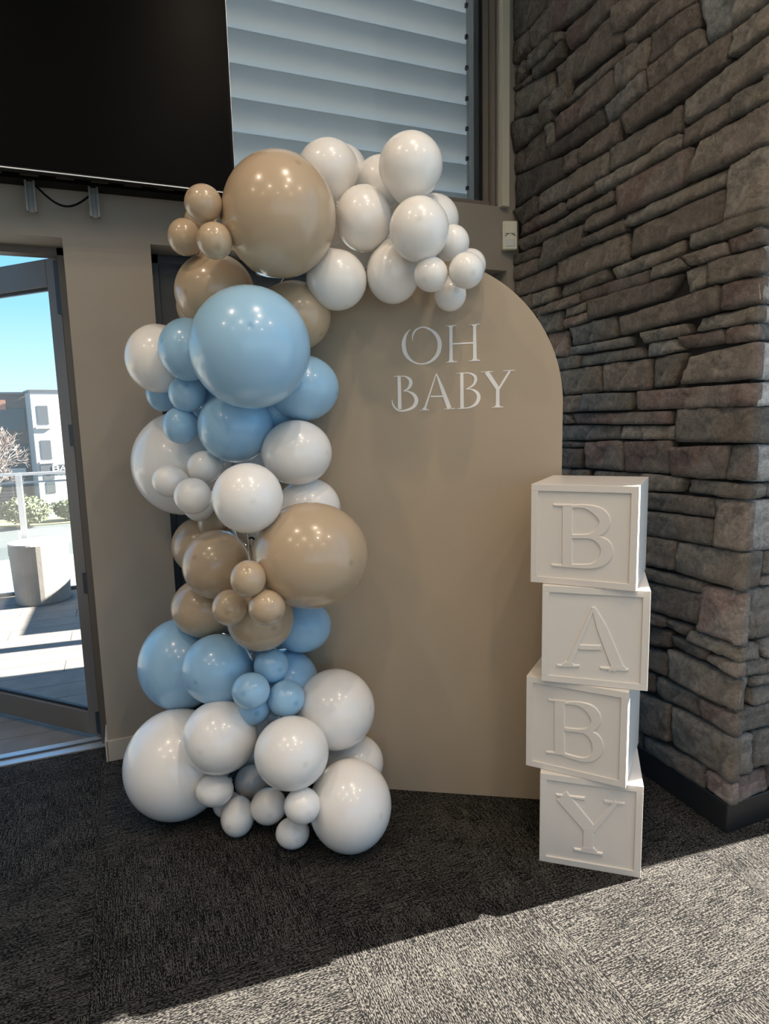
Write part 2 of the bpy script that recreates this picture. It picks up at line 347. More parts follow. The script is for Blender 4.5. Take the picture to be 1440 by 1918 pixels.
def stone(quad, nrm, col, prot=None, seed=0):
    """quad: TL,TR,BR,BL world points on the face plane; nrm: outward unit normal"""
    TL, TR, BR, BL = [np.array(p, float) for p in quad]
    c = (TL+TR+BR+BL)/4
    # pull the outline in slightly for the joint
    W = (np.linalg.norm(TR-TL)+np.linalg.norm(BR-BL))/2; Hh = (np.linalg.norm(TL-BL)+np.linalg.norm(TR-BR))/2
    if W < .012 or Hh < .012: return
    nu = max(5, min(20, int(W/.015)+2)); nv = max(4, min(12, int(Hh/.012)+2))
    pr = rng.uniform(.0, .018) if prot is None else prot
    tilt = rng.uniform(-.007, .007); tv = rng.uniform(-.006, .006)
    so = Vector((rng.uniform(0, 50), rng.uniform(0, 50), rng.uniform(0, 50)))
    V = []; 
    for jv in range(nv+1):
        v = jv/nv
        for iu in range(nu+1):
            u = iu/nu
            p = (TL*(1-u)+TR*u)*(1-v)+(BL*(1-u)+BR*u)*v
            eu = min(u, 1-u)*W; ev = min(v, 1-v)*Hh; e = min(eu, ev)
            nz = noise.noise(Vector(p)*11+so)*.6+noise.noise(Vector(p)*26+so)*.3
            rdg = abs(noise.noise(Vector((p[0]*4, p[1]*9, p[2]*9))+so*2))
            h = pr+tilt*(u-.5)*2+tv*(v-.5)*2+nz*.011-rdg*.010
            q3 = Vector((p[0]*30+p[1]*30, p[1]*34, p[2]*17))+so
            h += (abs(noise.noise(q3))-.25)*.010+noise.cell(Vector((p[1]*13, p[0]*13, p[2]*21))+so)*.0035
            rnd = .006
            if e < rnd: h -= (1-e/rnd)**2*.008
            if e < 1e-6:   # outline wobble, inset for joint
                wv = noise.noise(Vector(p)*22+so)*.0035
                d_ = (c-p); d_ = d_/np.linalg.norm(d_); p = p+d_*(-.0012+wv)
            # round corners
            if (iu in (0, nu)) and (jv in (0, nv)): p = p+(c-p)/np.linalg.norm(c-p)*.003
            V.append(p+nrm*h)
    Fc = []
    k = nu+1
    for jv in range(nv):
        for iu in range(nu): Fc.append((jv*k+iu, (jv+1)*k+iu, (jv+1)*k+iu+1, jv*k+iu+1))
    rim = [i for i in range(k)]+[j*k+nu for j in range(1, nv+1)]+[nv*k+i for i in range(nu-1, -1, -1)]+[j*k for j in range(nv-1, 0, -1)]
    b0 = len(V)
    for r_ in rim:
        p = V[r_]; V.append(p-nrm*(((p-c)@nrm)+.028))
    nr = len(rim)
    for i in range(nr): Fc.append((rim[i], rim[(i+1) % nr], b0+(i+1) % nr, b0+i))
    V = [p-c for p in V]
    m = MB().add(V, Fc); o = m.build('stone', ST[col], stonew, smooth=True); o.location = c
    return o
S = 1/5.76
OX = dict(a=(940, 0), b=(1190, 0), c=(940, 200), d=(1190, 200), g=(940, 420), f=(1190, 420), h=(1190, 650), i=(1010, 650), j=(1190, 880), k=(1190, 1100), l=(1190, 1320))
SIDE = """
a g 100,20 510,-380 500,40 95,490
a b 95,510 295,320 285,540 95,735
a b 305,310 520,30 495,370 305,530
a r 525,20 1000,-420 990,0 500,385
a g 300,600 560,330 565,480 290,760
a b 570,340 655,340 650,420 575,470
a g 350,740 660,425 645,610 350,860
a r 670,370 1190,-130 1185,100 735,545
a b 575,735 1290,60 1290,450 580,1000
a b 1195,90 1640,-330 1640,10 1210,380
a b 1300,370 2140,-380 2130,0 1330,490
a g 745,975 1420,405 1430,520 690,1140
a r 565,1290 1195,745 1220,1000 560,1510
a g 385,1165 740,845 670,1120 380,1310
a b 95,790 245,640 250,800 100,960
a b 100,970 320,800 330,860 100,1010
a g 100,1020 530,750 545,1000 95,1335
a g 95,1345 540,1180 545,1290 110,1670
a g 1235,715 1615,400 1560,740 1230,985
c b 115,545 455,220 475,595 100,750
c g 465,215 545,160 550,390 465,460
c d 480,490 1110,20 1130,190 485,600
c d 150,740 670,530 680,730 110,1100
c b 685,530 830,440 810,640 680,720
c b 840,450 1265,100 1230,380 830,610
c g 390,940 1150,460 1140,730 380,1130
c d 120,1130 375,960 375,1150 200,1280
c s 1125,0 1545,-395 1540,-150 1140,180
b b 180,390 690,20 690,290 150,700
b b 115,740 700,300 765,500 140,1000
b s 705,-20 1430,-430 1430,20 775,480
b g 1040,330 1430,30 1430,360 1020,620
b b -165,1240 1020,350 1000,680 -110,1440
b g 540,1080 1430,400 1430,760 545,1340
b b 500,1390 1040,1075 1020,1290 475,1590
b g 1060,1060 1430,820 1430,1090 1020,1280
d g -280,430 480,-30 490,255 -290,700
d g -420,820 485,285 470,440 -410,940
d r -190,870 585,430 520,830 -190,1165
d b 690,370 1440,-60 1440,380 560,810
d g -120,1170 1010,650 960,850 -100,1290
d g 1030,630 1430,420 1430,1080 930,1250
d b -40,1320 960,885 910,1250 -100,1620
c r 230,1280 660,1030 670,1140 190,1400
c b 675,1010 1010,840 1020,930 675,1110
c g 600,1240 1190,900 1220,1010 595,1350
c b 905,1210 1235,1035 1245,1170 900,1350
g g 850,170 1310,-60 1330,70 840,240
g b 200,170 580,-20 580,90 195,290
g g 430,180 890,0 850,240 390,490
g d 130,330 400,240 380,350 125,440
g b 130,460 380,365 375,500 130,610
g b 150,620 570,440 570,650 160,780
g b 575,400 1330,90 1340,390 600,640
g g 340,760 580,670 580,800 340,885
g b 170,795 335,750 330,900 200,900
g g 630,660 1130,460 1150,600 620,790
g r 840,730 1570,490 1530,650 830,840
g g 1200,480 1950,165 1930,320 1230,590
g b 480,870 820,740 815,850 450,970
g b 310,920 440,880 440,970 350,1000
g g 665,920 920,830 910,930 670,1010
g r 670,1030 930,950 935,1030 675,1120
g s 370,1000 640,930 650,1140 450,1170
g b 930,830 1950,530 1760,800 945,1025
g s 745,1120 1235,990 1220,1220 760,1310
g r 490,1180 680,1150 700,1430 560,1420
g s 730,1330 1385,1210 1380,1310 720,1410
g b 1290,1000 2350,660 2340,930 1270,1200
f g 610,110 1340,-170 1350,20 600,270
f r 990,170 1340,60 1310,230 1020,320
f b 490,350 980,190 1010,330 590,450
f g 175,470 480,360 570,460 160,600
f g 535,510 775,420 770,660 590,740
f b 790,410 1310,260 1290,540 790,660
f r 950,660 1320,560 1330,850 930,930
f g 700,1020 1290,890 1260,1060 655,1160
f g 60,1170 570,1070 580,1180 60,1290
f s 140,1290 440,1230 520,1350 120,1430
f r 460,1220 950,1130 970,1280 520,1340
f r 960,1120 1310,1075 1310,1240 980,1290
h b 590,110 1320,-60 1270,340 480,400
h g 195,120 545,60 400,410 165,440
h r 20,480 1240,390 1220,640 20,680
h g 445,670 1180,650 1190,1030 445,1020
h r 390,1080 1030,1060 965,1430 390,1385
h d 1030,1060 1255,1060 1220,1440 970,1420
i s 185,130 425,90 425,215 210,245
i s 440,100 1080,0 1140,110 440,210
i g 215,260 660,200 655,480 245,520
i b 665,190 1195,125 1160,460 675,480
i b 250,540 465,520 450,690 250,705
i s 475,510 1000,490 970,680 455,690
i g 250,730 310,730 360,820 250,830
i r 330,720 1415,690 1415,835 390,825
i s 250,850 870,845 860,995 250,1005
i g 880,850 1480,850 1475,1000 870,990
i d 250,1020 480,1030 480,1085 250,1075
i g 250,1095 450,1105 435,1310 250,1295
i r 490,1030 900,1010 905,1335 490,1300
i r 915,1020 1440,1010 1410,1365 915,1340
i g 245,1310 320,1320 320,1400 245,1400
i g 330,1325 530,1330 530,1420 330,1400
i g 590,1340 1170,1370 1170,1500 580,1460
j g 100,40 540,90 480,240 0,215
j g 600,100 1165,155 1165,320 555,240
j d -100,220 830,310 825,515 -100,400
j d -100,430 820,530 830,815 -100,680
j b 845,315 1175,340 1140,870 845,810
j b -100,700 450,770 430,1080 -100,1000
j g 470,780 1130,890 1080,1290 440,1090
j d -100,1010 770,1220 720,1335 -100,1130
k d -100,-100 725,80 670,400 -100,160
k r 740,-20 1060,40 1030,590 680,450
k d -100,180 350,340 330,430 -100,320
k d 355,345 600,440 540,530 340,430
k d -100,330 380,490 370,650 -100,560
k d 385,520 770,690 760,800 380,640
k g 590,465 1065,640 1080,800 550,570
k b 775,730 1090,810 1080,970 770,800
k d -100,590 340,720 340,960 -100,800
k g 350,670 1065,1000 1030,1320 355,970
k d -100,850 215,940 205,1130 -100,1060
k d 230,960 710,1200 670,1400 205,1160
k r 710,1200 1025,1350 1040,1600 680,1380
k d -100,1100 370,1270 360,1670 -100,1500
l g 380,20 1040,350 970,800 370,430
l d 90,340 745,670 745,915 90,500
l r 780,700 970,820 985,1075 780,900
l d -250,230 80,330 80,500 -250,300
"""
FRONT = """
f l 1350,-150 1500,-170 1500,20 1350,20
f l 1350,40 1500,40 1500,220 1320,215
f l 1315,250 1500,250 1500,540 1295,540
f l 1325,550 1500,550 1500,855 1335,850
f l 1290,880 1500,890 1500,1060 1265,1055
f s 1315,1070 1500,1075 1500,1240 1315,1240
h l 1330,-50 1500,-40 1500,350 1280,340
h l 1255,400 1500,370 1500,630 1250,640
h g 1185,655 1500,640 1500,1030 1200,1035
h l 1265,1055 1500,1050 1500,1450 1220,1440
j g 1170,155 1400,150 1395,290 1170,320
j s 1410,140 1550,120 1550,290 1410,290
j l 1180,340 1550,320 1550,850 1150,870
j g 1130,890 1370,870 1310,1250 1085,1290
j g 1390,880 1550,850 1550,1100 1360,1140
j g 1370,1150 1550,1120 1550,1200 1330,1250
k g 1065,40 1550,-20 1550,520 1035,590
k g 1070,640 1310,590 1310,770 1085,800
k g 1320,580 1550,530 1550,720 1380,760
k g 1090,810 1550,740 1550,920 1085,970
k g 1070,1000 1250,970 1180,1270 1035,1320
k g 1260,980 1550,900 1550,1010 1250,1080
k g 1250,1100 1550,1020 1550,1210 1235,1270
k g 1035,1340 1550,1220 1550,1480 1045,1590
l g 1050,340 1245,310 1255,720 975,800
l g 1260,300 1550,240 1550,600 1270,690
l r 975,820 1430,700 1425,900 985,1075
l g 1440,660 1560,640 1560,870 1435,900
"""
def su(P): return float((np.array(P)-PB)@SD)      # distance along the side wall from the corner
def sp(s, z): p = PB+SD*s; return np.array([p[0], p[1], z])
LEN = float(np.linalg.norm(PA-PB)); boxes = []
for ln in SIDE.strip().splitlines():
    a = ln.split(); ox, oy = OX[a[0]]; P = []
    for s_ in a[2:]:
        x, y = map(float, s_.split(',')); p = on(ox+x*S, oy+y*S, SN, PB@SN); s1 = su(p)
        if s1 < .045: s1 = -.012
        P.append(sp(min(s1, LEN), p[2]))
    stone(P, SN, a[1], prot=.012 if min(su(p) for p in P) < 0 else None)
    boxes.append((min(su(p) for p in P), max(su(p) for p in P), min(p[2] for p in P), max(p[2] for p in P)))
NF = np.array([0, -1., 0]); fbox = []
for ln in FRONT.strip().splitlines():
    a = ln.split(); ox, oy = OX[a[0]]; P = []
    for s_ in a[2:]:
        x, y = map(float, s_.split(',')); P.append(on(ox+x*S, oy+y*S, NF, -YC))
    P = [np.array([p[0] if p[0] > PB[0]+.06 else PB[0]+.004, p[1], p[2]]) for p in P]
    stone(P, NF, a[1], prot=.010)
    fbox.append((min(p[0] for p in P), max(p[0] for p in P), min(p[2] for p in P), max(p[2] for p in P)))
# courses that the photograph hides or that lie outside it
def fill(s0, s1, zA, zB, boxes_, point, nrm, cols='ggbrds'):
    z = zA
    while z < zB-.03:
        h = rng.choice([.05, .07, .09, .12]); s = s0
        while s < s1-.04:
            L = rng.uniform(.14, .34); e = min(s+L, s1)
            if s1-e < .06: e = s1
            hit = any(a-.002 < e and b_+.002 > s and c_+.006 < min(z+h, zB) and d_-.006 > z for a, b_, c_, d_ in boxes_)
            if not hit: stone([point(s, min(z+h, zB)-.003), point(e-.004, min(z+h, zB)-.003), point(e-.004, z), point(s, z)], nrm, rng.choice(cols))
            s = e
        z += h
fill(.0, LEN, .11, ZC, boxes, lambda s, z: sp(LEN-s if False else s, z), SN, 'ggbdds')
fill(PB[0]+.01, 2.9, .11, ZC, fbox, lambda s, z: np.array([s, YC, z]), NF, 'gglbr')

# ------------------------------------------------------------------ board
BA = on(730, 1478, (0, 0, 1), 0); BB = on(1008, 1497, (0, 0, 1), 0)
BU = (BB-BA)/np.linalg.norm(BB-BA); BN = np.array([BU[1], -BU[0], 0]); BN = BN if BN[1] < 0 else -BN
bc, br, bz = .12, .5, 1.437
BO = BA+BU*bc; bang = math.atan2(BU[1], BU[0])
board = tag(empty('arch_backdrop', (*BO[:2], 0), bang), 'tall beige arch-topped backdrop board with white lettering, standing behind the balloon garland', 'backdrop')
out = [(-br, 0), (br, 0)]+[(br*math.cos(t), bz+br*math.sin(t)) for t in [math.pi*i/64 for i in range(65)]]
k = len(out); tk = .018
m = MB().add([(x, 0, z) for x, z in out]+[(x, tk, z) for x, z in out], [tuple(range(k)), tuple(range(2*k-1, k-1, -1))]+[(i, k+i, k+(i+1) % k, (i+1) % k) for i in range(k)])
m.build('panel', M['board'], board)
for x_ in (-.42, .30): MB().box(x_, x_+.04, tk, .10, .0, .02).build('foot_bar', M['black'], board)
# --- lettering helpers
def smooth(pts, per=6):
    out_ = []
    P = [np.array(p, float) for p in pts]
    if len(P) < 3: return P
    for i in range(len(P)-1):
        p0 = P[max(i-1, 0)]; p1 = P[i]; p2 = P[i+1]; p3 = P[min(i+2, len(P)-1)]
        for k_ in range(per):
            t = k_/per; out_.append(.5*((2*p1)+(-p0+p2)*t+(2*p0-5*p1+4*p2-p3)*t*t+(-p0+3*p1-3*p2+p3)*t**3))
    out_.append(P[-1]); return out_
def ribbon(mb, pts, m2, depth, curved=True, per=6, flare=0.0):
    """pts: (x,y,w) in drawing coordinates; m2 maps (x,y)->(u,z) in the plane"""
    P = smooth(pts, per) if curved else [np.array(p, float) for p in pts]
    L, R, L2, R2 = [], [], [], []
    for i, p in enumerate(P):
        d = P[min(i+1, len(P)-1)][:2]-P[max(i-1, 0)][:2]; d = d/(np.linalg.norm(d)+1e-9); nn = np.array([-d[1], d[0]])
        L.append(m2(*(p[:2]+nn*max(p[2], .5)/2))); R.append(m2(*(p[:2]-nn*max(p[2], .5)/2)))
        e_ = d*flare*(-1 if i == 0 else 1 if i == len(P)-1 else 0); wf = max(p[2], .5)/2+flare
        L2.append(m2(*(p[:2]+e_+nn*wf))); R2.append(m2(*(p[:2]+e_-nn*wf)))
    k_ = len(P)
    v = [(u, -depth, z) for u, z in L+R]+[(u, 0, z) for u, z in L2+R2]
    f = []
    for i in range(k_-1):
        f.append((i, i+1, k_+i+1, k_+i)); f.append((i, 2*k_+i, 2*k_+i+1, i+1)); f.append((k_+i+1, 3*k_+i+1, 3*k_+i, k_+i))
    f += [(0, k_, 3*k_, 2*k_), (k_-1, 3*k_-1, 4*k_-1, 2*k_-1)]
    mb.add(v, f)
def board_map(x, y):
    p = on(680+x*.26389, 560+y*.26389, BN, BO@BN); return float((p-BO)@BU), float(p[2])
def letters(specs, m2, depth, mat, parent):
    for strokes in specs:
        mb = MB()
        for q_, s_ in enumerate(strokes): ribbon(mb, s_[1], m2, depth+q_*.00007, s_[0] == 'c')
        mb.build('letter', mat, parent)
OHBABY = [
 [('c', [(350, 297, 2), (352, 258, 9), (372, 222, 12), (410, 202, 9), (450, 205, 12), (505, 238, 22), (538, 290, 28), (541, 350, 29), (520, 405, 24), (470, 448, 15), (405, 461, 8), (345, 440, 16), (302, 390, 27), (288, 325, 28), (297, 270, 20), (316, 235, 10), (338, 214, 1)])],
 [('l', [(622, 190, 22), (624, 448, 24)]), ('l', [(583, 192, 3), (660, 187, 6)]), ('l', [(586, 450, 4), (664, 445, 8)]), ('l', [(790, 180, 22), (793, 438, 26)]), ('l', [(750, 185, 3), (827, 178, 7)]), ('l', [(751, 440, 5), (831, 435, 8)]), ('l', [(634, 319, 11), (782, 312, 11)]),
  ('l', [(622, 192, 40), (622, 206, 22)]), ('l', [(790, 183, 40), (790, 198, 22)]), ('l', [(624, 432, 24), (625, 446, 44)]), ('l', [(792, 422, 26), (793, 437, 48)])],
 [('l', [(255, 548, 22), (260, 782, 26)]), ('l', [(217, 551, 3), (262, 547, 7)]), ('c', [(255, 550, 5), (295, 549, 9), (330, 570, 20), (338, 600, 24), (320, 635, 15), (285, 652, 3)]), ('c', [(285, 653, 4), (320, 656, 9), (360, 680, 22), (378, 720, 27), (358, 765, 22), (305, 790, 14), (255, 792, 12), (222, 768, 12), (207, 735, 8), (205, 712, 1)])],
 [('l', [(518, 532, 6), (436, 784, 14)]), ('l', [(520, 530, 8), (562, 640, 26), (612, 776, 32)]), ('l', [(478, 692, 10), (570, 690, 10)]), ('l', [(400, 790, 3), (470, 786, 7)]), ('l', [(573, 782, 4), (652, 778, 7)]), ('l', [(440, 770, 14), (436, 786, 44)])],
 [('l', [(700, 527, 22), (702, 776, 26)]), ('l', [(662, 528, 3), (712, 525, 7)]), ('c', [(702, 529, 5), (750, 526, 9), (790, 545, 20), (798, 575, 22), (780, 612, 14), (728, 642, 3)]), ('c', [(728, 640, 4), (770, 642, 9), (808, 665, 22), (820, 700, 26), (800, 745, 22), (750, 771, 10), (690, 776, 7)]), ('l', [(666, 780, 4), (715, 776, 8)])],
 [('l', [(876, 518, 32), (958, 640, 28)]), ('l', [(1040, 512, 15), (958, 645, 15)]), ('l', [(955, 635, 24), (954, 768, 26)]), ('l', [(833, 519, 3), (920, 515, 6)]), ('l', [(994, 511, 5), (1078, 506, 6)]), ('l', [(914, 770, 4), (994, 766, 7)]), ('l', [(954, 752, 26), (954, 767, 48)])],
]
letters(OHBABY, board_map, .0012, M['vinyl'], board)

# ------------------------------------------------------------------ letter boxes
BX = [  # bottom-left px, z, angle deg, front-left world, glyph
 dict(p=(1009, 1612), z=0.0, q=(1200, 1645), org=(960, 1230), sc=300/1338, lab='lowest white letter box with a raised Y, standing on the carpet',
  g=[('l', [(410, 1160, 100), (655, 1450, 88)]), ('l', [(862, 1215, 36), (668, 1450, 36)]), ('l', [(632, 1425, 78), (628, 1622, 78)]), ('l', [(365, 1152, 10), (597, 1183, 16)]), ('l', [(765, 1207, 16), (930, 1227, 10)]), ('l', [(515, 1606, 12), (745, 1646, 14)]), ('l', [(630, 1590, 78), (629, 1622, 150)])]),
 dict(p=(984, 1433), z=.3, q=(1172, 1477), org=(960, 1230), sc=300/1338, lab='second white letter box from the floor with a raised B, turned to the left',
  g=[('l', [(392, 368, 78), (392, 812, 78)]), ('c', [(420, 388, 16), (540, 390, 24), (650, 440, 70), (697, 520, 80), (665, 590, 55), (590, 618, 30), (435, 602, 18)]), ('c', [(435, 608, 18), (590, 622, 26), (680, 670, 70), (713, 755, 88), (680, 830, 60), (590, 858, 30), (425, 815, 20)]), ('l', [(285, 796, 9), (440, 812, 14)]), ('l', [(300, 360, 9), (440, 376, 14)])]),
 dict(p=(1013, 1275), z=.6, q=(1213, 1295), org=(960, 870), sc=300/1370, lab='third white letter box from the floor with a raised A, set to the right',
  g=[('l', [(690, 1228, 14), (478, 1715, 44)]), ('l', [(690, 1222, 20), (760, 1390, 80), (905, 1752, 96)]), ('l', [(568, 1560, 34), (752, 1566, 34)]), ('l', [(382, 1718, 10), (566, 1722, 12)]), ('l', [(752, 1738, 12), (985, 1756, 12)]), ('l', [(484, 1690, 44), (478, 1718, 110)]), ('l', [(885, 1720, 96), (890, 1750, 150)])]),
 dict(p=(994, 1090), z=.9, q=(1190, 1108), org=(960, 870), sc=300/1370, lab='topmost white letter box of the stack with a raised B',
  g=[('l', [(469, 350, 78), (466, 868, 80)]), ('c', [(500, 360, 16), (620, 360, 28), (740, 410, 80), (788, 482, 88), (750, 565, 70), (660, 610, 34), (508, 613, 24)]), ('c', [(508, 618, 22), (680, 622, 30), (780, 675, 84), (806, 745, 100), (770, 820, 80), (670, 868, 36), (490, 866, 24)]), ('l', [(352, 346, 9), (510, 352, 14)]), ('l', [(338, 860, 9), (510, 872, 14)])]),
]
for b_ in BX:
    A = on(*b_['p'], (0, 0, 1), b_['z']); B_ = on(*b_['q'], (0, 0, 1), b_['z']); U = B_-A; U[2] = 0; U /= np.linalg.norm(U)
    A = (A+B_)/2-U*.15; Nn = np.array([U[1], -U[0], 0])
    r = tag(empty('letter_box', A, math.atan2(U[1], U[0])), b_['lab'], 'box', 'white letter boxes stacked beside the stone pillar')
    s_ = .3; hz = .299; rim = .020; rd = .006
    m = MB().box(0, s_, rd, s_, 0, hz); m.build('body', M['box'], r, bevel=.0015)
    fr = MB().box(0, s_, 0, rd, 0, rim).box(0, s_, 0, rd, hz-rim, hz).box(0, rim, 0, rd, rim, hz-rim).box(s_-rim, s_, 0, rd, rim, hz-rim)
    fr.build('front_rim', M['box'], r, bevel=.001)
    O2 = A+(-Nn)*rd; d0 = O2@Nn
    def m2(x, y, O2=O2, Nn=Nn, U=U, b_=b_, d0=d0):
        p = on(b_['org'][0]+x*b_['sc'], b_['org'][1]+y*b_['sc'], Nn, d0); return float((p-O2)@U), float(p[2]-b_['z'])
    mb = MB()
    for q_, st in enumerate(b_['g']): ribbon(mb, st[1], m2, .004+q_*.0001, st[0] == 'c', flare=8.0)
    mb.v = [(x, y+rd, z) for x, y, z in mb.v]
    mb.build('raised_letter', M['box'], r, bevel=0)

# ------------------------------------------------------------------ balloons
LAT = dict(w=latex('latex_white', (.88, .845, .80), (.78, .745, .70)), e=latex('latex_sand', (.50, .375, .25), (.38, .28, .17)), u=latex('latex_blue', (.34, .56, .75), (.21, .42, .62)))
